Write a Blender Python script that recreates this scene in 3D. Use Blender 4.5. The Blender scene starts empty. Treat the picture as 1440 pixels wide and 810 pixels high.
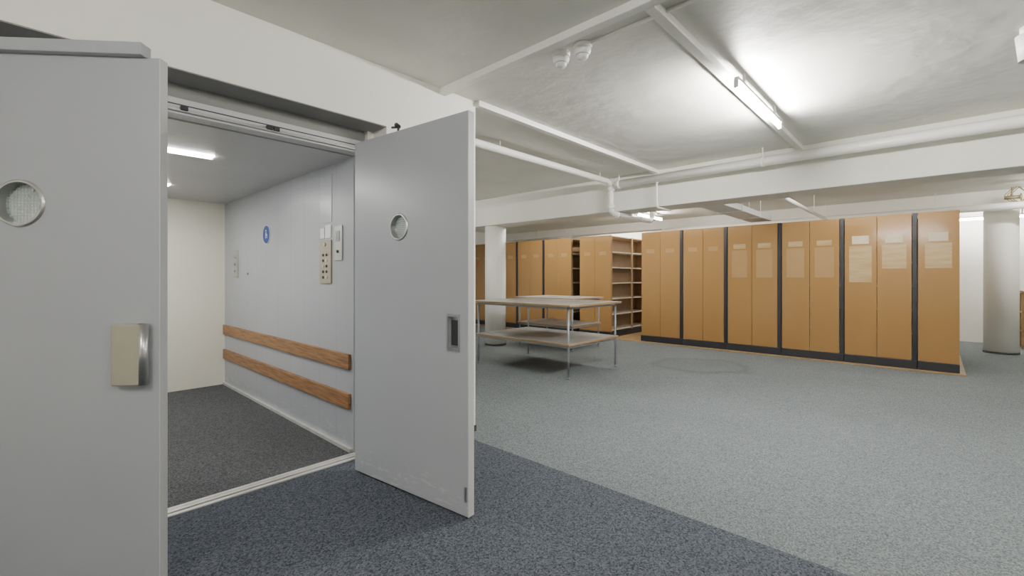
import bpy, bmesh, math, random
from mathutils import Vector, Matrix
random.seed(4)
COL = bpy.context.scene.collection

# ------------------------------------------------------------------ materials
def new_mat(name, color, rough=0.5, metal=0.0, var=0.0, vscale=3.0, bump=0.0, bscale=60.0, spec=0.5,
            stretch=None, color2=None):
    m = bpy.data.materials.new(name); m.use_nodes = True
    nt = m.node_tree; b = nt.nodes['Principled BSDF']
    b.inputs['Roughness'].default_value = rough
    b.inputs['Metallic'].default_value = metal
    b.inputs['Specular IOR Level'].default_value = spec
    tc = nt.nodes.new('ShaderNodeTexCoord')
    mp = nt.nodes.new('ShaderNodeMapping')
    nt.links.new(tc.outputs['Object'], mp.inputs['Vector'])
    if stretch: mp.inputs['Scale'].default_value = stretch
    n = nt.nodes.new('ShaderNodeTexNoise'); n.inputs['Scale'].default_value = vscale
    n.inputs['Detail'].default_value = 5
    nt.links.new(mp.outputs['Vector'], n.inputs['Vector'])
    r = nt.nodes.new('ShaderNodeValToRGB')
    c2 = color2 if color2 else tuple(c*(1-var) for c in color)
    r.color_ramp.elements[0].position = 0.35; r.color_ramp.elements[1].position = 0.65
    r.color_ramp.elements[0].color = (*c2, 1); r.color_ramp.elements[1].color = (*color, 1)
    nt.links.new(n.outputs['Fac'], r.inputs['Fac'])
    nt.links.new(r.outputs['Color'], b.inputs['Base Color'])
    if bump > 0:
        n2 = nt.nodes.new('ShaderNodeTexNoise'); n2.inputs['Scale'].default_value = bscale
        n2.inputs['Detail'].default_value = 4
        nt.links.new(tc.outputs['Object'], n2.inputs['Vector'])
        bp = nt.nodes.new('ShaderNodeBump'); bp.inputs['Strength'].default_value = bump
        bp.inputs['Distance'].default_value = 0.02
        nt.links.new(n2.outputs['Fac'], bp.inputs['Height'])
        nt.links.new(bp.outputs['Normal'], b.inputs['Normal'])
    return m

def M(nt, op, a, b=None, c=None):
    n = nt.nodes.new('ShaderNodeMath'); n.operation = op
    for i, v in enumerate((a, b, c)):
        if v is None: continue
        if isinstance(v, (int, float)): n.inputs[i].default_value = v
        else: nt.links.new(v, n.inputs[i])
    return n.outputs[0]

def seam_mat(name, color, axis, period, offset, rough=0.45, width=0.004, metal=0.0, var=0.06, dk=0.7):
    m = new_mat(name, color, rough, metal, var, 2.0)
    nt = m.node_tree; b = nt.nodes['Principled BSDF']
    tc = nt.nodes.new('ShaderNodeTexCoord'); s = nt.nodes.new('ShaderNodeSeparateXYZ')
    nt.links.new(tc.outputs['Object'], s.inputs[0])
    v = M(nt, 'ADD', s.outputs[axis], offset + 100*period)
    fr = M(nt, 'MODULO', v, period)
    mask = M(nt, 'LESS_THAN', fr, width)
    mix = nt.nodes.new('ShaderNodeMixRGB')
    src = b.inputs['Base Color'].links[0].from_socket
    nt.links.new(mask, mix.inputs['Fac']); nt.links.new(src, mix.inputs['Color1'])
    mix.inputs['Color2'].default_value = (*[c*dk for c in color], 1)
    nt.links.new(mix.outputs[0], b.inputs['Base Color'])
    return m

def scuff(m, z_top, amount=0.85):
    # paint scuffs worn into the lowest part of the leaf
    nt = m.node_tree; b = nt.nodes['Principled BSDF']
    tc = nt.nodes.new('ShaderNodeTexCoord'); s = nt.nodes.new('ShaderNodeSeparateXYZ')
    nt.links.new(tc.outputs['Object'], s.inputs[0])
    mp = nt.nodes.new('ShaderNodeMapping'); mp.inputs['Scale'].default_value = (5, 5, 22)
    nt.links.new(tc.outputs['Object'], mp.inputs['Vector'])
    n = nt.nodes.new('ShaderNodeTexNoise'); n.inputs['Scale'].default_value = 1.6; n.inputs['Detail'].default_value = 7
    n.inputs['Roughness'].default_value = 0.7
    nt.links.new(mp.outputs[0], n.inputs['Vector'])
    h = M(nt, 'SUBTRACT', 1.0, M(nt, 'DIVIDE', s.outputs[2], z_top))
    h = M(nt, 'MINIMUM', M(nt, 'MAXIMUM', h, 0.0), 0.55)
    k = M(nt, 'GREATER_THAN', M(nt, 'ADD', n.outputs['Fac'], M(nt, 'MULTIPLY', h, 0.25)), 0.70)
    k = M(nt, 'MULTIPLY', k, M(nt, 'MULTIPLY', M(nt, 'LESS_THAN', s.outputs[2], z_top), amount))
    mix = nt.nodes.new('ShaderNodeMixRGB'); src = b.inputs['Base Color'].links[0].from_socket
    nt.links.new(k, mix.inputs['Fac']); nt.links.new(src, mix.inputs['Color1'])
    mix.inputs['Color2'].default_value = (0.60, 0.60, 0.58, 1)
    nt.links.new(mix.outputs[0], b.inputs['Base Color'])
    return m

def carpet_mat(name, dark, light, stain=False, scale=150):
    m = bpy.data.materials.new(name); m.use_nodes = True
    nt = m.node_tree; b = nt.nodes['Principled BSDF']
    b.inputs['Roughness'].default_value = 0.95; b.inputs['Specular IOR Level'].default_value = 0.12
    tc = nt.nodes.new('ShaderNodeTexCoord')
    vo = nt.nodes.new('ShaderNodeTexVoronoi'); vo.inputs['Scale'].default_value = scale
    nt.links.new(tc.outputs['Object'], vo.inputs['Vector'])
    sc = nt.nodes.new('ShaderNodeSeparateColor'); nt.links.new(vo.outputs['Color'], sc.inputs[0])
    n = nt.nodes.new('ShaderNodeTexNoise'); n.inputs['Scale'].default_value = 80
    n.inputs['Detail'].default_value = 3
    nt.links.new(tc.outputs['Object'], n.inputs['Vector'])
    f = M(nt, 'ADD', M(nt, 'MULTIPLY', sc.outputs[0], 0.6), M(nt, 'MULTIPLY', n.outputs['Fac'], 0.45))
    r = nt.nodes.new('ShaderNodeValToRGB')
    r.color_ramp.elements[0].position = 0.12; r.color_ramp.elements[1].position = 0.95
    r.color_ramp.elements[0].color = (*dark, 1); r.color_ramp.elements[1].color = (*light, 1)
    nt.links.new(f, r.inputs['Fac'])
    big = nt.nodes.new('ShaderNodeTexNoise'); big.inputs['Scale'].default_value = 1.1; big.inputs['Detail'].default_value = 4
    nt.links.new(tc.outputs['Object'], big.inputs['Vector'])
    k = M(nt, 'MULTIPLY_ADD', big.outputs['Fac'], 0.25, 0.87)
    col = nt.nodes.new('ShaderNodeVectorMath'); col.operation = 'SCALE'
    nt.links.new(r.outputs['Color'], col.inputs[0])
    if stain:
        s = nt.nodes.new('ShaderNodeSeparateXYZ'); nt.links.new(tc.outputs['Object'], s.inputs[0])
        dx = M(nt, 'SUBTRACT', s.outputs[0], 6.78); dy = M(nt, 'SUBTRACT', s.outputs[1], 2.5)
        d = M(nt, 'SQRT', M(nt, 'ADD', M(nt, 'MULTIPLY', dx, dx), M(nt, 'MULTIPLY', dy, dy)))
        d = M(nt, 'MULTIPLY_ADD', big.outputs['Fac'], 0.6, d)
        q = M(nt, 'ABSOLUTE', M(nt, 'SUBTRACT', d, 0.86))
        mk = M(nt, 'MAXIMUM', M(nt, 'SUBTRACT', 1.0, M(nt, 'MULTIPLY', q, 7.0)), 0.0)
        inner = M(nt, 'MULTIPLY', M(nt, 'LESS_THAN', d, 0.86), 0.06)
        fade = M(nt, 'MULTIPLY', mk, M(nt, 'MULTIPLY', big.outputs['Fac'], 0.42))
        k = M(nt, 'SUBTRACT', k, M(nt, 'MAXIMUM', fade, inner))
    nt.links.new(k, col.inputs['Scale'])
    nt.links.new(col.outputs[0], b.inputs['Base Color'])
    return m

def emit_mat(name, color, strength):
    m = bpy.data.materials.new(name); m.use_nodes = True
    b = m.node_tree.nodes['Principled BSDF']
    b.inputs['Base Color'].default_value = (*color, 1)
    b.inputs['Emission Color'].default_value = (*color, 1)
    b.inputs['Emission Strength'].default_value = strength
    return m

WALL = new_mat('wall_paint', (0.90, 0.885, 0.81), 0.6, 0, 0.02, 2, 0.1, 40)
WALLF = new_mat('far_wall_paint', (0.91, 0.895, 0.83), 0.6, 0, 0.02, 2, 0.1, 40)
CEIL = new_mat('ceiling_plaster', (0.80, 0.787, 0.72), 0.48, 0, 0.09, 1.6, 0.5, 5.5)
BEAM = new_mat('beam_paint', (0.82, 0.81, 0.74), 0.55, 0, 0.05, 2, 0.2, 14)
PIPE = new_mat('pipe_paint', (0.90, 0.89, 0.83), 0.3, 0, 0.03, 4)
TRUNK = new_mat('trunking_paint', (0.88, 0.87, 0.81), 0.4, 0, 0.04, 4)
DOORM = new_mat('door_grey_paint', (0.39, 0.403, 0.43), 0.33, 0, 0.02, 3)
DOORS = scuff(new_mat('scuffed_door_paint', (0.41, 0.423, 0.45), 0.33, 0, 0.02, 3), 0.26, 0.45)
DOOREDGE = new_mat('door_edge', (0.58, 0.585, 0.59), 0.4, 0.1, 0.05, 3)
SOFFIT = new_mat('soffit_shade_grey', (0.26, 0.26, 0.25), 0.6, 0, 0.08, 3)  # dark grey with the shade over the lift opening put into the colour
STEEL = new_mat('brushed_steel', (0.55, 0.55, 0.53), 0.3, 0.9, 0.1, 30, stretch=(1, 1, 12))
PLATE = new_mat('grey_plate', (0.42, 0.43, 0.455), 0.3, 0.0, 0.04, 8)
BEIGEM = new_mat('beige_metal', (0.42, 0.40, 0.31), 0.4, 0.3, 0.1, 8)
BRASSP = new_mat('brass_panel', (0.43, 0.39, 0.30), 0.35, 0.5, 0.1, 8)
DARKM = new_mat('dark_recess', (0.06, 0.06, 0.065), 0.5, 0.3, 0.1, 8)
BLACK = new_mat('black_plastic', (0.02, 0.021, 0.027), 0.4, 0, 0.1, 8)
CABW = scuff(seam_mat('cab_wall_metal', (0.40, 0.413, 0.44), 1, 0.3, 0.02, 0.38, 0.004, 0, 0.05, 0.72), 0.26, 0.3)
CABB = new_mat('cab_rear_metal', (0.82, 0.795, 0.67), 0.45, 0, 0.03, 2)
CABC = seam_mat('cab_ceiling_metal', (0.50, 0.505, 0.51), 1, 0.25, 0.0, 0.3)
RAILW = new_mat('rail_wood', (0.37, 0.19, 0.08), 0.5, 0, 0, 6, stretch=(6, 0.8, 14), color2=(0.19, 0.095, 0.04))
LOCK = new_mat('panel_wood', (0.325, 0.182, 0.063), 0.12, 0, 0.03, 1, spec=0.6)
LOCKD = new_mat('rack_brown', (0.38, 0.245, 0.13), 0.5, 0, 0.12, 4)
SHELFM = new_mat('shelf_grey', (0.62, 0.55, 0.43), 0.5, 0, 0.08, 4)
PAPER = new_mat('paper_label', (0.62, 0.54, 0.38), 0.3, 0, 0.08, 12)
REFL_LABEL = new_mat('reflection_and_label', (0.385, 0.24, 0.105), 0.08, 0, 0.04, 3)  # paler wood tone for reflections painted on the panels; also label sheets
REFL_LABEL2 = new_mat('pale_reflection_and_label', (0.50, 0.37, 0.20), 0.12, 0, 0.0, 3, stretch=(1, 1, 7), color2=(0.42, 0.285, 0.13))  # streaked pale tone, painted panel reflections and some label sheets
TANW = new_mat('tan_wood_edge', (0.34, 0.215, 0.10), 0.5, 0, 0.2, 6)
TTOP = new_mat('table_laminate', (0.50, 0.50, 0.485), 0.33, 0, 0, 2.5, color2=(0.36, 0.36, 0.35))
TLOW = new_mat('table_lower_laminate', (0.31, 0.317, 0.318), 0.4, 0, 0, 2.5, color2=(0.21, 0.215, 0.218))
GREYM = new_mat('grey_painted_steel', (0.30, 0.32, 0.35), 0.4, 0.4, 0.1, 8)
WHITEP = new_mat('white_plastic', (0.85, 0.84, 0.80), 0.4, 0, 0.03, 8)
BLUE = new_mat('blue_sign', (0.012, 0.06, 0.26), 0.5, 0, 0.05, 8)
WHITE = new_mat('white_mark', (0.8, 0.8, 0.8), 0.5, 0, 0.03, 8)
RED = new_mat('red_mark', (0.6, 0.04, 0.03), 0.5, 0, 0.03, 8)
ALU = new_mat('sill_aluminium', (0.66, 0.65, 0.61), 0.4, 0.3, 0.15, 12)
DUCT = new_mat('duct_paint', (0.84, 0.86, 0.88), 0.5, 0, 0.04, 4)
BRASS = new_mat('old_brass', (0.33, 0.27, 0.16), 0.5, 0.3, 0.25, 12)
CARP_L = carpet_mat('light_carpet', (0.058, 0.069, 0.074), (0.252, 0.276, 0.282), True, 165)
CARP_D = carpet_mat('dark_carpet', (0.013, 0.017, 0.025), (0.135, 0.148, 0.172), False, 145)
CARP_C = carpet_mat('cab_carpet', (0.022, 0.024, 0.027), (0.15, 0.153, 0.158), False, 150)
TUBE = emit_mat('tube_glow', (1.0, 0.975, 0.93), 235)
TUBEM = emit_mat('bright_tube_glow', (1.0, 0.985, 0.95), 820)
CABL = emit_mat('cab_light_glow', (1.0, 0.98, 0.93), 66)

def glass_mat():
    m = new_mat('wired_glass', (0.5, 0.55, 0.55), 0.08, 0, 0.05, 8)
    nt = m.node_tree; b = nt.nodes['Principled BSDF']
    tc = nt.nodes.new('ShaderNodeTexCoord'); s = nt.nodes.new('ShaderNodeSeparateXYZ')
    nt.links.new(tc.outputs['Object'], s.inputs[0])
    a = M(nt, 'LESS_THAN', M(nt, 'MODULO', M(nt, 'ADD', s.outputs[0], 10), 0.0125), 0.0013)
    c = M(nt, 'LESS_THAN', M(nt, 'MODULO', M(nt, 'ADD', s.outputs[2], 10), 0.0125), 0.0013)
    g = M(nt, 'MAXIMUM', a, c)
    nt.links.new(M(nt, 'MULTIPLY_ADD', g, -0.8, 0.8), b.inputs['Transmission Weight'])
    return m
GLASS = glass_mat()

# ------------------------------------------------------------------ helpers
def link(o, parent=None):
    COL.objects.link(o)
    if parent: o.parent = parent
    return o
def root(name, loc, label, category, **kw):
    e = bpy.data.objects.new(name, None); e.location = loc; e.empty_display_size = 0.2
    e['label'] = label; e['category'] = category
    for k, v in kw.items(): e[k] = v
    return link(e)
def tag(o, label=None, category=None, **kw):
    if label: o['label'] = label
    if category: o['category'] = category
    for k, v in kw.items(): o[k] = v
    return o
def boxbm(bm, a, b, bev=0.0, mi=0):
    x0, y0, z0 = a; x1, y1, z1 = b
    vs = [bm.verts.new(p) for p in [(x0,y0,z0),(x1,y0,z0),(x1,y1,z0),(x0,y1,z0),(x0,y0,z1),(x1,y0,z1),(x1,y1,z1),(x0,y1,z1)]]
    fs = [bm.faces.new([vs[i] for i in f]) for f in [(0,3,2,1),(4,5,6,7),(0,1,5,4),(1,2,6,5),(2,3,7,6),(3,0,4,7)]]
    for f in fs: f.material_index = mi
    if bev > 0:
        es = list({e for f in fs for e in f.edges})
        bmesh.ops.bevel(bm, geom=es, offset=bev, segments=2, affect='EDGES', profile=0.5)
    return fs
def finish(bm, name, mats, parent=None, smooth=False):
    me = bpy.data.meshes.new(name); bm.normal_update(); bm.to_mesh(me); bm.free()
    for m in (mats if isinstance(mats, (list, tuple)) else [mats]): me.materials.append(m)
    if smooth:
        for p in me.polygons: p.use_smooth = True
    return link(bpy.data.objects.new(name, me), parent)
def box(name, a, b, mat, parent=None, bev=0.0):
    bm = bmesh.new(); boxbm(bm, a, b, bev); return finish(bm, name, mat, parent)
def boxes(name, lst, mat, parent=None, bev=0.0):
    bm = bmesh.new()
    for t in lst: boxbm(bm, t[0], t[1], bev, t[2] if len(t) > 2 else 0)
    return finish(bm, name, mat, parent)
def cylbm(bm, p, q, r, seg=24, r2=None):
    p = Vector(p); q = Vector(q); d = q - p
    rot = d.to_track_quat('Z', 'Y').to_matrix().to_4x4()
    mat = Matrix.Translation((p+q)/2) @ rot
    return bmesh.ops.create_cone(bm, cap_ends=True, segments=seg, radius1=r, radius2=r if r2 is None else r2, depth=d.length, matrix=mat)
def cyl(name, p, q, r, mat, parent=None, seg=24, r2=None):
    bm = bmesh.new(); cylbm(bm, p, q, r, seg, r2)
    o = finish(bm, name, mat, parent)
    for f in o.data.polygons: f.use_smooth = len(f.vertices) == 4
    return o
def lathe(name, prof, mat, parent=None, seg=40):
    bm = bmesh.new(); rows = []
    for i in range(seg):
        a = 2*math.pi*i/seg
        rows.append([bm.verts.new((r*math.cos(a), r*math.sin(a), z)) for r, z in prof])
    for i in range(seg):
        for j in range(len(prof)-1):
            bm.faces.new([rows[i][j], rows[i][j+1], rows[(i+1) % seg][j+1], rows[(i+1) % seg][j]])
    bmesh.ops.remove_doubles(bm, verts=bm.verts, dist=1e-5)
    bmesh.ops.recalc_face_normals(bm, faces=bm.faces)
    return finish(bm, name, mat, parent, True)
def tube_path(name, pts, r, mat, parent=None, bend=0.12, res=8):
    P = [Vector(p) for p in pts]; out = [P[0]]
    for i in range(1, len(P)-1):
        a = (P[i-1]-P[i]); b = (P[i+1]-P[i])
        k = min(bend, a.length*0.45, b.length*0.45)
        s = P[i] + a.normalized()*k; e = P[i] + b.normalized()*k
        for j in range(7):
            t = j/6; out.append((1-t)**2*s + 2*t*(1-t)*P[i] + t*t*e)
    out.append(P[-1])
    cu = bpy.data.curves.new(name, 'CURVE'); cu.dimensions = '3D'; cu.bevel_depth = r; cu.bevel_resolution = res; cu.use_fill_caps = True
    sp = cu.splines.new('POLY'); sp.points.add(len(out)-1)
    for i, v in enumerate(out): sp.points[i].co = (*v, 1)
    tmp = bpy.data.objects.new('tmp', cu); COL.objects.link(tmp)
    dg = bpy.context.evaluated_depsgraph_get(); me = bpy.data.meshes.new_from_object(tmp.evaluated_get(dg))
    bpy.data.objects.remove(tmp); me.materials.clear(); me.materials.append(mat)
    for f in me.polygons: f.use_smooth = True
    me.name = name
    return link(bpy.data.objects.new(name, me), parent)
def ring(name, c, ro, ri, depth, mat, parent, seg=48):
    bm = bmesh.new(); rows = []
    prof = [(ri, -depth/2), (ro-0.006, -depth/2), (ro, -depth/2+0.005), (ro, depth/2), (ri, depth/2)]
    for i in range(seg):
        a = 2*math.pi*i/seg
        rows.append([bm.verts.new((c[0]+r*math.cos(a), c[1]+y, c[2]+r*math.sin(a))) for r, y in prof])
    n = len(prof)
    for i in range(seg):
        for j in range(n):
            bm.faces.new([rows[i][j], rows[i][(j+1) % n], rows[(i+1) % seg][(j+1) % n], rows[(i+1) % seg][j]])
    bmesh.ops.recalc_face_normals(bm, faces=bm.faces)
    return finish(bm, name, mat, parent)
def cut(obj, cutters):
    for c in cutters:
        md = obj.modifiers.new('b', 'BOOLEAN'); md.object = c; md.operation = 'DIFFERENCE'; md.solver = 'EXACT'
    dg = bpy.context.evaluated_depsgraph_get(); dg.update()
    me = bpy.data.meshes.new_from_object(obj.evaluated_get(dg)); obj.modifiers.clear(); obj.data = me
    for c in cutters: bpy.data.objects.remove(c)
def struct(o, cat=None):
    o['kind'] = 'structure'
    return o

H = 2.79   # ceiling height
# ------------------------------------------------------------------ room shell
bm = bmesh.new()
boxbm(bm, (-3.2, -4.2, -0.1), (2.45, 3.03, 0), 0, 0)
boxbm(bm, (2.45, -4.2, -0.1), (13.2, 11.2, 0), 0, 1)
struct(tag(finish(bm, 'floor', [CARP_D, CARP_L]), 'speckled carpet floor, dark blue-grey beside light grey', 'floor'))
struct(tag(box('ceiling', (-3.2, -4.2, H), (13.2, 11.2, H+0.1), CEIL), 'rough grey-white plaster ceiling', 'ceiling'))
struct(tag(box('wall_east', (13.0, -4.2, 0), (13.2, 11.2, H), WALLF), 'white painted wall behind the shelving', 'wall'))
struct(tag(box('wall_south', (-3.2, -4.2, 0), (13.0, -4.0, H), WALL), 'white painted wall', 'wall'))
struct(tag(box('wall_west', (-3.2, -4.0, 0), (-3.0, 2.85, H), WALL), 'white painted wall', 'wall'))
struct(tag(box('wall_north', (2.6, 11.0, 0), (13.0, 11.2, H), WALLF), 'white painted wall', 'wall'))
struct(tag(boxes('wall_lift', [((-3.2, 2.85, 0), (-0.44, 3.03, H)), ((1.75, 2.85, 0), (2.6, 3.15, H)), ((1.705, 3.03, 0), (1.75, 3.15, H)),
                          ((-0.44, 2.85, 2.375), (1.75, 3.12, H)), ((2.45, 3.15, 0), (2.6, 11.2, H))], WALL),
           'white painted wall around the lift opening', 'wall'))
struct(tag(box('baseboard_lift', (1.76, 2.842, 0), (2.606, 2.85, 0.05), BLACK), 'dark baseboard strip', 'baseboard'))
struct(tag(box('trim_1', (5.98, -4.0, 2.28), (6.42, 11.0, H), BEAM, None, 0.01), 'painted concrete ceiling beam', 'beam'))
struct(tag(box('trim_2', (11.3, -4.0, 2.56), (11.7, 11.0, H), BEAM, None, 0.01), 'painted concrete ceiling beam', 'beam'))
struct(tag(box('trim_3', (-0.44, 2.852, 2.369), (1.75, 3.06, 2.3755), SOFFIT), 'soffit over the lift opening, its shade put in as grey', 'soffit'))

def column(x, y, top, r, label):
    e = root('column', (x, y, 0), label, 'column')
    cyl('shaft', (0,0,0.0), (0,0,top), r, WALLF, e, 48)
    cyl('base_ring', (0,0,0.0), (0,0,0.035), r+0.008, DARKM, e, 48)
    return e
column(6.2, 6.22, 2.28, 0.2, 'round white painted concrete column under the beam')
column(11.45, -0.83, 2.56, 0.215, 'round white painted column with a dark base ring')

# ------------------------------------------------------------------ lift cab
cab = root('elevator_cab', (0, 3.15, 0), 'grey metal goods lift cab with wooden bump rails', 'elevator')
def cb(name, a, b, mat, bev=0.0, parent=None):
    return box(name, (a[0], a[1]-3.15, a[2]), (b[0], b[1]-3.15, b[2]), mat, parent or cab, bev)
cb('cab_floor', (-0.4, 3.16, -0.05), (1.66, 6.34, 0.0), CARP_C)
cb('side_wall', (1.66, 3.155, -0.05), (1.70, 6.38, 2.26), CABW)
cb('side_wall', (-0.44, 3.155, -0.05), (-0.40, 6.38, 2.26), CABW)
cb('rear_wall', (-0.40, 6.34, -0.05), (1.66, 6.38, 2.26), CABB)
cb('cab_ceiling', (-0.40, 3.16, 2.195), (1.66, 6.34, 2.25), CABC)
cb('kick_strip', (1.635, 3.17, 0.0), (1.66, 6.34, 0.025), ALU)
for z in (0.61, 0.315):
    h = cb('handrail', (1.635, 3.19, z), (1.66, 6.33, z+0.115), RAILW, 0.005)
    h['label'] = 'worn wooden bump rail'
for (x1, y) in ((0.95, 3.93), (0.95, 5.42)):
    f = cb('ceiling_light', (-0.25, y-0.055, 2.188), (x1, y+0.055, 2.2), CABL)
cb('light_frame', (-0.27, 4.0, 2.19), (0.97, 4.012, 2.197), WHITEP)
p = cb('control_panel', (1.648, 3.50, 1.25), (1.66, 3.70, 1.60), BRASSP, 0.003)
for i in range(5):
    for j in range(2):
        yy = 3.57 + j*0.06 - 3.15; zz = 1.30 + i*0.045
        b_ = cyl('button', (1.642, yy, zz), (1.65, yy, zz), 0.011, BLACK if (i+j) % 3 else WHITE, p, 16)
cyl('key_switch', (1.638, 3.60-3.15, 1.565), (1.65, 3.60-3.15, 1.565), 0.015, STEEL, p, 16)
cb('cover_plate', (1.656, 3.50, 1.74), (1.66, 3.71, 2.12), PLATE, 0.001)
cb('notice_sheet', (1.653, 3.51, 1.615), (1.659, 3.61, 1.72), WHITE)
cb('notice_sheet', (1.653, 3.625, 1.615), (1.659, 3.70, 1.70), WHITE)
p2 = cb('indicator_panel', (1.648, 3.32, 1.43), (1.66, 3.44, 1.70), STEEL, 0.003)
cyl('lock', (1.64, 3.38-3.15, 1.5), (1.65, 3.38-3.15, 1.5), 0.012, BLACK, p2, 16)
cb('display_slot', (1.645, 3.35, 1.58), (1.650, 3.41, 1.66), GREYM, 0, p2)
p3 = cb('call_panel', (1.648, 5.82, 1.30), (1.66, 6.0, 1.61), STEEL, 0.003)
for i in range(3):
    cyl('button', (1.64, 5.91-3.15, 1.37+i*0.08), (1.65, 5.91-3.15, 1.37+i*0.08), 0.013, GREYM, p3, 16)
cyl('bolt', (1.65, 5.5-3.15, 1.34), (1.66, 5.5-3.15, 1.34), 0.012, GREYM, cab, 12)
s = cyl('sign_disc', (1.652, 4.92-3.15, 1.73), (1.66, 4.92-3.15, 1.73), 0.095, WHITE, cab, 40)
cyl('sign_field', (1.650, 4.92-3.15, 1.73), (1.654, 4.92-3.15, 1.73), 0.090, BLUE, s, 40)
boxes('sign_symbol', [((1.648, 1.761, 1.72), (1.651, 1.779, 1.752)), ((1.648, 1.763, 1.76), (1.651, 1.777, 1.776)),
                      ((1.648, 1.735, 1.722), (1.651, 1.761, 1.730)), ((1.648, 1.742, 1.692), (1.651, 1.749, 1.722)),
                      ((1.648, 1.774, 1.692), (1.651, 1.781, 1.72))], WHITE, s)

# lift entrance: header and sill
hd = root('door_header', (0, 3.05, 2.2), 'grey painted steel header with closing rail over lift opening, shade above it put in as dark grey', 'door frame')
box('header_panel', (-0.44, 0.02, 0.09), (1.70, 0.10, 0.175), SOFFIT, hd)  # shadow above the header painted in as dark grey
box('header_beam', (-0.44, 0.0, 0.0), (1.70, 0.10, 0.09), DOOREDGE, hd, 0.004)
box('header_seam', (-0.44, -0.003, 0.050), (1.70, 0.0, 0.056), DARKM, hd)
box('guide_rail', (-0.44, -0.018, 0.012), (1.70, 0.0, 0.03), STEEL, hd, 0.003)
for x in (0.58, 1.02, 1.06):
    box('catch', (x, -0.03, 0.02), (x+0.035, 0.0, 0.045), BLACK, hd, 0.003)
sl = root('door_sill', (0, 3.03, 0), 'grooved aluminium lift threshold', 'threshold')
box('sill_plate', (-0.44, 0.0, -0.05), (1.70, 0.125, -0.002), DARKM, sl)
for y in (0.002, 0.05, 0.085):
    box('sill_rib', (-0.44, y, -0.002), (1.70, y+0.03, 0.007), ALU, sl, 0.002)

# ------------------------------------------------------------------ doors  (local: x along leaf from hinge, -y = visible face)
def door(name, hinge, free, label, mat):
    h = Vector((*hinge, 0)); f = Vector((*free, 0)); L = (f-h).length
    ang = math.atan2(f.y-h.y, f.x-h.x)
    e = root(name, (h.x, h.y, 0.012), label, 'door', kind='structure'); e.rotation_euler = (0, 0, ang)
    leaf = box('leaf', (0, 0, 0), (L, 0.045, 2.185), mat, None, 0.002)
    return e, leaf, L
d1, leaf, L1 = door('door_1', (-0.36, 2.995), (0.373, 2.323), 'grey steel lift door leaf standing half open', DOORM)
wx = L1-0.528
c = cyl('c', (wx, -0.1, 1.585), (wx, 0.2, 1.585), 0.086, DOORM, None, 64)
cut(leaf, [c]); leaf.parent = d1
ring('porthole_frame', (wx, 0.02, 1.585), 0.096, 0.084, 0.056, STEEL, d1)
g = cyl('porthole_glass', (wx, 0.034, 1.585), (wx, 0.038, 1.585), 0.085, GLASS, d1, 48)
hb = box('pull_handle', (L1-0.155, -0.042, 0.855), (L1-0.04, 0, 1.10), BEIGEM, d1, 0.004)
hb['label'] = 'beige metal box handle'
cyl('grip_edge', (L1-0.045, -0.024, 0.855), (L1-0.045, -0.024, 1.10), 0.019, STEEL, d1, 24)
box('top_rail', (-0.0, -0.03, 2.185), (L1-0.05, 0.03, 2.235), DOORM, d1, 0.003)
box('edge_strip', (L1, 0.0, 0.0), (L1+0.004, 0.045, 2.185), DOOREDGE, d1)
d2, leaf2, L2 = door('door_2', (1.504, 2.84), (1.617, 1.831), 'grey steel lift door leaf swung fully open', DOORS)
wx2 = 0.45
c = cyl('c', (wx2, -0.1, 1.595), (wx2, 0.2, 1.595), 0.074, DOORS, None, 64)
c2 = box('c', (L2-0.145, -0.1, 0.895), (L2-0.07, 0.03, 1.07), DARKM)
cut(leaf2, [c, c2]); leaf2.parent = d2
ring('porthole_frame', (wx2, 0.02, 1.595), 0.084, 0.073, 0.052, STEEL, d2)
cyl('porthole_glass', (wx2, 0.03, 1.595), (wx2, 0.034, 1.595), 0.074, GLASS, d2, 48)
pl = boxes('recessed_pull', [((L2-0.155, -0.004, 0.88), (L2-0.145, 0.002, 1.085)), ((L2-0.07, -0.004, 0.88), (L2-0.06, 0.002, 1.085)),
      ((L2-0.145, -0.004, 0.88), (L2-0.07, 0.002, 0.895)), ((L2-0.145, -0.004, 1.07), (L2-0.07, 0.002, 1.085)),
      ((L2-0.145, 0.026, 0.895), (L2-0.07, 0.03, 1.07))], STEEL, d2)
box('pull_recess', (L2-0.143, 0.020, 0.91), (L2-0.09, 0.0265, 1.05), DARKM, pl)
box('edge_strip', (L2, 0.0, 0.0), (L2+0.004, 0.045, 2.185), DOOREDGE, d2)
tube_path('top_latch', [(0.42, 0.02, 2.18), (0.42, 0.02, 2.215), (0.36, 0.02, 2.225)], 0.007, BLACK, d2, 0.02)
cyl('latch_knob', (0.425, 0.02, 2.215), (0.40, 0.02, 2.235), 0.014, BLACK, d2, 20)
box('floor_bolt', (L2-0.02, -0.006, 0.08), (L2-0.006, 0.0, 0.16), STEEL, d2, 0.001)

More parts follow.
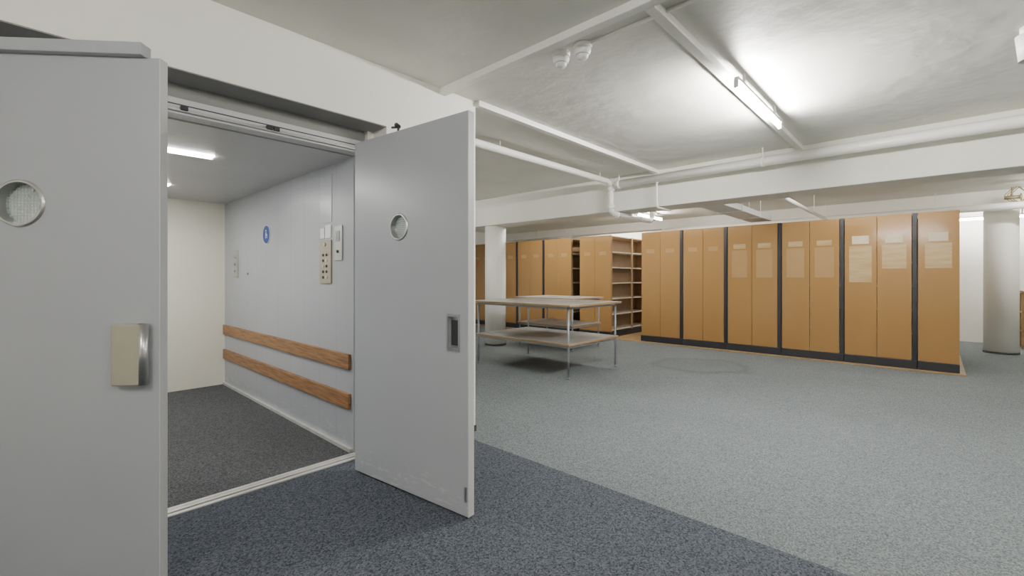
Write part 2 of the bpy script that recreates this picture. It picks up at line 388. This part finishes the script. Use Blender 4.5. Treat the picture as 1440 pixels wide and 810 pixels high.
# ------------------------------------------------------------------ ceiling trunking and pipes
def trunk(a, b, label):
    o = box('cable_trunking', a, b, TRUNK, None, 0.004); tag(o, label, 'cable trunking'); return o
trunk((2.22, -4.0, H-0.05), (2.28, 2.85, H), 'white square cable trunking fixed to the ceiling')
trunk((2.6, 2.80, H-0.05), (5.98, 2.86, H), 'white square cable trunking running to the beam')
trunk((2.28, 1.09, H-0.05), (5.98, 1.15, H), 'white square cable trunking beside the fluorescent lamp')
mp = root('heating_pipe', (5.78, 3.3, 2.63), 'thick white painted pipe hung along the beam', 'pipe')
cyl('pipe_run', (0, 0.05, 0), (0, -7.3, 0), 0.055, PIPE, mp, 32)
for y in (0.0, -1.85, -4.6):
    cyl('pipe_collar', (0, y-0.02, 0), (0, y+0.02, 0), 0.062, PIPE, mp, 32)
    cyl('hanger', (0, y, 0.05), (0, y, H-2.63), 0.008, PIPE, mp, 12)
tube_path('drain_branch', [(0.0, -0.57, -0.04), (0.0, -0.57, -0.39), (0.4, -0.57, -0.39)], 0.014, PIPE, mp, 0.05)
sp = root('water_pipe', (2.6, 3.44, 2.68), 'white painted pipe stepping down under the beam', 'pipe')
tube_path('pipe_run', [(0, 0, 0), (3.2, 0, 0), (3.2, 0, -0.45), (4.5, 0, -0.45), (4.5, 0, -0.2), (4.5, 4.0, -0.2)], 0.04, PIPE, sp, 0.1)
for p in ((3.2, -0.1), (3.2, -0.36)):
    cyl('pipe_coupling', (p[0], 0, p[1]-0.03), (p[0], 0, p[1]+0.03), 0.05, PIPE, sp, 24)
for x in (3.35, 4.05): cyl('pipe_coupling', (x, 0, -0.45), (x+0.06, 0, -0.45), 0.047, PIPE, sp, 24)
for x in (0.9, 2.9): cyl('hanger', (x, 0, 0.03), (x, 0, H-2.68), 0.006, PIPE, sp, 12)
cyl('hanger', (4.5, 0, -0.2), (4.5, 0, H-2.68), 0.006, PIPE, sp, 12)
bp_ = root('service_pipe', (10.9, -4, 2.46), 'white insulated pipe under the far ceiling', 'pipe')
cyl('pipe_run', (0, 0.0, 0), (0, 9, 0), 0.06, PIPE, bp_, 24)
for y in (1.5, 4.0, 7.0): cyl('hanger', (0, y, 0.05), (0, y, H-2.46), 0.008, PIPE, bp_, 12)
dc = root('ventilation_duct', (6.42, 2.12, 2.30), 'flat pale duct hanging beyond the beam', 'duct')
box('duct_body', (0.0, 0, 0), (2.6, 0.34, 0.09), DUCT, dc, 0.005)
for x in (0.9, 1.9): box('flange', (x, -0.012, -0.012), (x+0.03, 0.352, 0.102), DUCT, dc, 0.002)
for x in (0.5, 2.3):
    cyl('hanger', (x, 0.1, 0.09), (x, 0.1, H-2.30), 0.006, DUCT, dc, 10)
    cyl('hanger', (x, 0.28, 0.09), (x, 0.28, H-2.30), 0.006, DUCT, dc, 10)
ct = root('branch_pipe', (6.42, 1.55, 2.42), 'slim pale pipe crossing the far ceiling', 'pipe')
cyl('pipe_run', (0, 0, 0), (4.4, 0, 0), 0.03, PIPE, ct, 20)
for x in (1, 3, 4.2): cyl('hanger', (x, 0, 0.02), (x, 0, H-2.42), 0.006, PIPE, ct, 10)
cbn = root('pipe_valve', (11.1, -0.93, 2.62), 'dull brass valve fitting with thin cables', 'valve')
cyl('valve_body', (0, -0.09, 0.0), (0, 0.09, 0.0), 0.03, BRASS, cbn, 20)
cyl('valve_stem', (0, 0, 0.0), (0, 0, 0.17), 0.012, BRASS, cbn, 16)
ring('hand_wheel', (0, -0.10, 0.0), 0.06, 0.045, 0.014, BRASS, cbn)
for i in range(5):
    sgn = -1 if i % 2 else 1
    y0 = random.uniform(-0.1, 0.1)
    tube_path('cable', [(0.02*i-0.04, y0, 0.17), (0.03, y0+0.06*sgn, 0.1), (-0.02, y0+0.12*sgn, 0.03), (0.02, y0+0.05*sgn, -0.06), (0, y0, -0.09)], 0.007, BRASS, cbn, 0.05, 3)

for (x, y, lab) in ((2.43, 1.82, 'white round smoke detector beside another'), (2.43, 1.65, 'white round smoke detector at the conduit end')):
    e = root('smoke_detector', (x, y, H), lab, 'smoke detector', group='smoke detectors on the ceiling')
    cyl('base', (0,0,-0.03), (0,0,0), 0.060, WHITEP, e, 32)
    lathe('sensor_dome', [(0.052, -0.03), (0.055, -0.045), (0.050, -0.06), (0.040, -0.068), (0.036, -0.085), (0.026, -0.095), (0.0, -0.098)], WHITEP, e)
    cyl('sensor_ring', (0,0,-0.071), (0,0,-0.066), 0.042, GREYM, e, 32)
tag(cyl('cable_conduit', (2.43, 1.585, H-0.012), (2.43, -4.0, H-0.012), 0.011, TRUNK, None, 12), 'thin white conduit leading to the smoke detectors', 'conduit')
e = root('alarm_sounder', (4.07, -0.42, H), 'white round alarm sounder on the ceiling', 'alarm')
cyl('mount', (0,0,-0.05), (0,0,0), 0.05, WHITEP, e, 32); cyl('horn', (0,0,-0.2), (0,0,-0.05), 0.055, WHITEP, e, 32, 0.07)

# ------------------------------------------------------------------ fluorescent lamps
def lamp(x, y, axis, length, label, mat=None, zt=2.65):
    e = root('fluorescent_lamp', (x, y, H), label, 'lamp', group='fluorescent lamps on the ceiling, most added as fill')
    if axis == 'Y': e.rotation_euler = (0, 0, math.pi/2)
    t = zt-H; l = length/2
    box('housing', (-l, -0.015, t+0.035), (l, 0.015, t+0.06), WHITEP, e, 0.004)
    for s in (-1, 1):
        box('lamp_holder', (s*l-0.012, -0.014, t-0.018), (s*l+0.012, 0.014, t+0.04), WHITEP, e, 0.003)
        cyl('standoff', (s*l*0.7, 0, t+0.06), (s*l*0.7, 0, 0), 0.012, WHITEP, e, 12)
    cyl('tube', (-l+0.012, 0, t), (l-0.012, 0, t), 0.013, mat or TUBE, e, 16)
    return e
lamp(4.01, 1.02, 'X', 1.22, 'lit fluorescent tube on a slim white batten', TUBEM)
LB = 'white batten with lit tube, one of a set mostly added as fill'  # all but the aisle and far right battens are added to brighten the room
lamp(0.4, -1.2, 'X', 1.5, LB)
lamp(-1.4, 0.6, 'Y', 1.5, LB)
lamp(7.3, 0.6, 'Y', 1.5, LB)
lamp(7.3, 6.2, 'Y', 1.5, LB)
lamp(10.4, -1.9, 'Y', 1.5, LB)
lamp(4.2, 7.4, 'X', 1.5, LB)
lamp(4.6, -2.4, 'X', 1.5, LB)
lamp(12.3, 2.6, 'Y', 1.5, LB)
lamp(12.3, 7.2, 'Y', 1.5, LB)
lamp(9.6, 4.7, 'X', 1.2, LB)
lamp(7.3, 3.6, 'Y', 1.2, LB, None, 2.68)
lamp(12.5, -0.75, 'Y', 1.2, LB, None, 2.42)
lamp(11.0, 8.6, 'Y', 1.5, 'unlit white batten lamp above the shelving', WHITEP, 2.5)

# ------------------------------------------------------------------ mobile shelving
XF = 8.5; DEP = 1.9; HT = 2.2
tag(box('shelving_track', (8.40, -0.30, 0), (8.5+DEP+0.1, 9.55, 0.018), TANW, None, 0.003), 'low tan wooden track platform under the shelving', 'floor track')
def unit(y0, y1, double, strip, lab, paper=0):  # paper: level for label sheets and the reflections painted on the panels
    e = root('mobile_shelf', (XF, y0, 0.018), lab, 'shelf unit', group='mobile shelving units in a row')
    w = y1-y0-0.006; s0 = 0.055 if strip else 0.0
    box('plinth', (-0.03, 0, 0.0), (DEP, w, 0.115), BLACK, e, 0.004)
    if strip: box('bumper_strip', (-0.012, 0.0, 0.115), (0.03, s0-0.004, HT-0.018), BLACK, e, 0.003)
    n = 2 if double else 1; pw = (w-s0)/n
    for i in range(n):
        a = s0+i*pw; pnl = box('end_panel', (0, a+0.002, 0.117), (0.024, a+pw-0.003, HT-0.018), LOCK, e, 0.002)
        cx = a+pw/2
        z = 1.78
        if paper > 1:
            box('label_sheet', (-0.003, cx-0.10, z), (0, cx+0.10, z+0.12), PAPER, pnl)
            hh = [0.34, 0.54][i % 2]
            box('painted_reflection', (-0.0025, cx-0.135, z-0.03-hh), (0, cx+0.135, z-0.03), REFL_LABEL2, pnl)  # pale rectangle painted in place of a glossy reflection
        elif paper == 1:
            box('label_sheet', (-0.003, cx-0.10, z), (0, cx+0.10, z+0.08), REFL_LABEL2, pnl)
            box('painted_reflection', (-0.0025, cx-0.125, z-0.5), (0, cx+0.125, z-0.03), REFL_LABEL, pnl)  # fainter rectangle, panel reflection put into the colour
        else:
            box('label_sheet', (-0.003, cx-0.085, z-0.02), (0, cx+0.085, z+0.06), REFL_LABEL, pnl)
    L = []
    z0 = 0.115; zt = HT-0.018
    L.append(((0.024, w/2-0.008, z0), (DEP-0.02, w/2+0.008, zt), 0))
    L.append(((DEP-0.02, 0, z0), (DEP, w, zt), 0))
    for k in range(7):
        z = z0+0.02+k*(zt-z0-0.05)/6
        L.append(((0.026, 0.01, z), (DEP-0.022, w-0.01, z+0.022), 1 if k < 6 else 0))
    for x in (0.026, DEP/2-0.02):
        for yy in (0.0, w-0.03):
            L.append(((x, yy, z0), (x+0.035, yy+0.03, zt), 0))
    boxes('shelf_rack', L, [LOCKD, SHELFM], e)
    return e
UL = 'brown wooden-faced mobile shelf unit with black bumper strip'
ys = [4.35, 3.50, 2.70, 1.854, 1.015, 0.183]
label_refl_levels = [0, 0, 1, 1, 2]
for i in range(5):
    unit(ys[i+1], ys[i], True, True, UL if label_refl_levels[i] < 2 else 'brown mobile shelf unit with paper labels and painted reflections on both panels', label_refl_levels[i])
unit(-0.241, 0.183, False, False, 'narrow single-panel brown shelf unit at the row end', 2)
unit(5.05, 5.85, True, False, 'brown mobile shelf unit with open shelves facing the aisle', 0)
for a, b in ((6.08, 6.87), (6.87, 7.73), (7.73, 8.59), (8.59, 9.45)): unit(a, b, True, a > 6.1, UL, 0)

# ------------------------------------------------------------------ tables
def table(x0, y0, x1, y1, top, low, label):
    e = root('work_table', ((x0+x1)/2, (y0+y1)/2, 0), label, 'table', group='two-tier tables')
    a = (x1-x0)/2; b = (y1-y0)/2
    def board(name, z, ox, m):
        bm = bmesh.new(); fs = boxbm(bm, (-a-ox, -b-ox, z-0.03), (a+ox, b+ox, z), 0)
        for f in fs:
            f.material_index = 0 if abs(f.calc_center_median().z-z) < 1e-4 else 1
        bmesh.ops.bevel(bm, geom=list(bm.edges), offset=0.003, segments=1, affect='EDGES')
        return finish(bm, name, [m, TANW], e)
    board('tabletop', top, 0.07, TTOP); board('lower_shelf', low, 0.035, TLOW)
    for sx in (-1, 1):
        for sy in (-1, 1):
            leg = cyl('leg', (sx*a, sy*b, 0.01), (sx*a, sy*b, top-0.03), 0.015, GREYM, e, 20)
            cyl('foot', (sx*a, sy*b, 0), (sx*a, sy*b, 0.02), 0.020, GREYM, leg, 20)
    for z in (top-0.045, low-0.045):
        for s in (-1, 1):
            box('rail', (-a, s*b-0.01, z-0.015), (a, s*b+0.01, z+0.015), GREYM, e, 0.002)
            box('rail', (s*a-0.01, -b, z-0.015), (s*a+0.01, b, z+0.015), GREYM, e, 0.002)
    return e
table(4.72, 3.42, 5.88, 5.10, 0.95, 0.45, 'two-tier table with worn laminate boards and grey steel legs')
table(6.55, 4.66, 7.4, 5.9, 0.93, 0.45, 'smaller two-tier laminate table with thin steel legs')

wr = root('slatted_rack', (12.3, -1.15, 0), 'pale wooden slatted rack by the wall', 'rack')
for x in (0, 0.45):
    for y in (0, -1.3): box('post', (x, y-0.05, 0), (x+0.04, y, 1.05), TANW, wr, 0.003)
for z in (0.3, 0.65, 1.0):
    boxes('slatted_shelf', [((0.0+i*0.1, -1.35, z), (0.07+i*0.1, 0.0, z+0.02)) for i in range(5)], TANW, wr)

cyl_ = box('warning_marker', (8.492, 9.2, 1.62), (8.4975, 9.24, 1.78), RED); tag(cyl_, 'small red marker strip on the shelf panel', 'sign')

# ------------------------------------------------------------------ world, camera
w = bpy.data.worlds.new('world'); bpy.context.scene.world = w; w.use_nodes = True
w.node_tree.nodes['Background'].inputs[0].default_value = (0.5, 0.5, 0.5, 1); w.node_tree.nodes['Background'].inputs[1].default_value = 0.2
cd = bpy.data.cameras.new('camera'); cam = bpy.data.objects.new('camera', cd); COL.objects.link(cam)
cam.location = (0, 0, 1.3); cam.rotation_euler = (math.radians(90), 0, math.radians(-47.0))
cd.sensor_width = 36; cd.lens = 638/1440*36; cd.shift_y = -15/1440; cd.clip_start = 0.05
bpy.context.scene.camera = cam
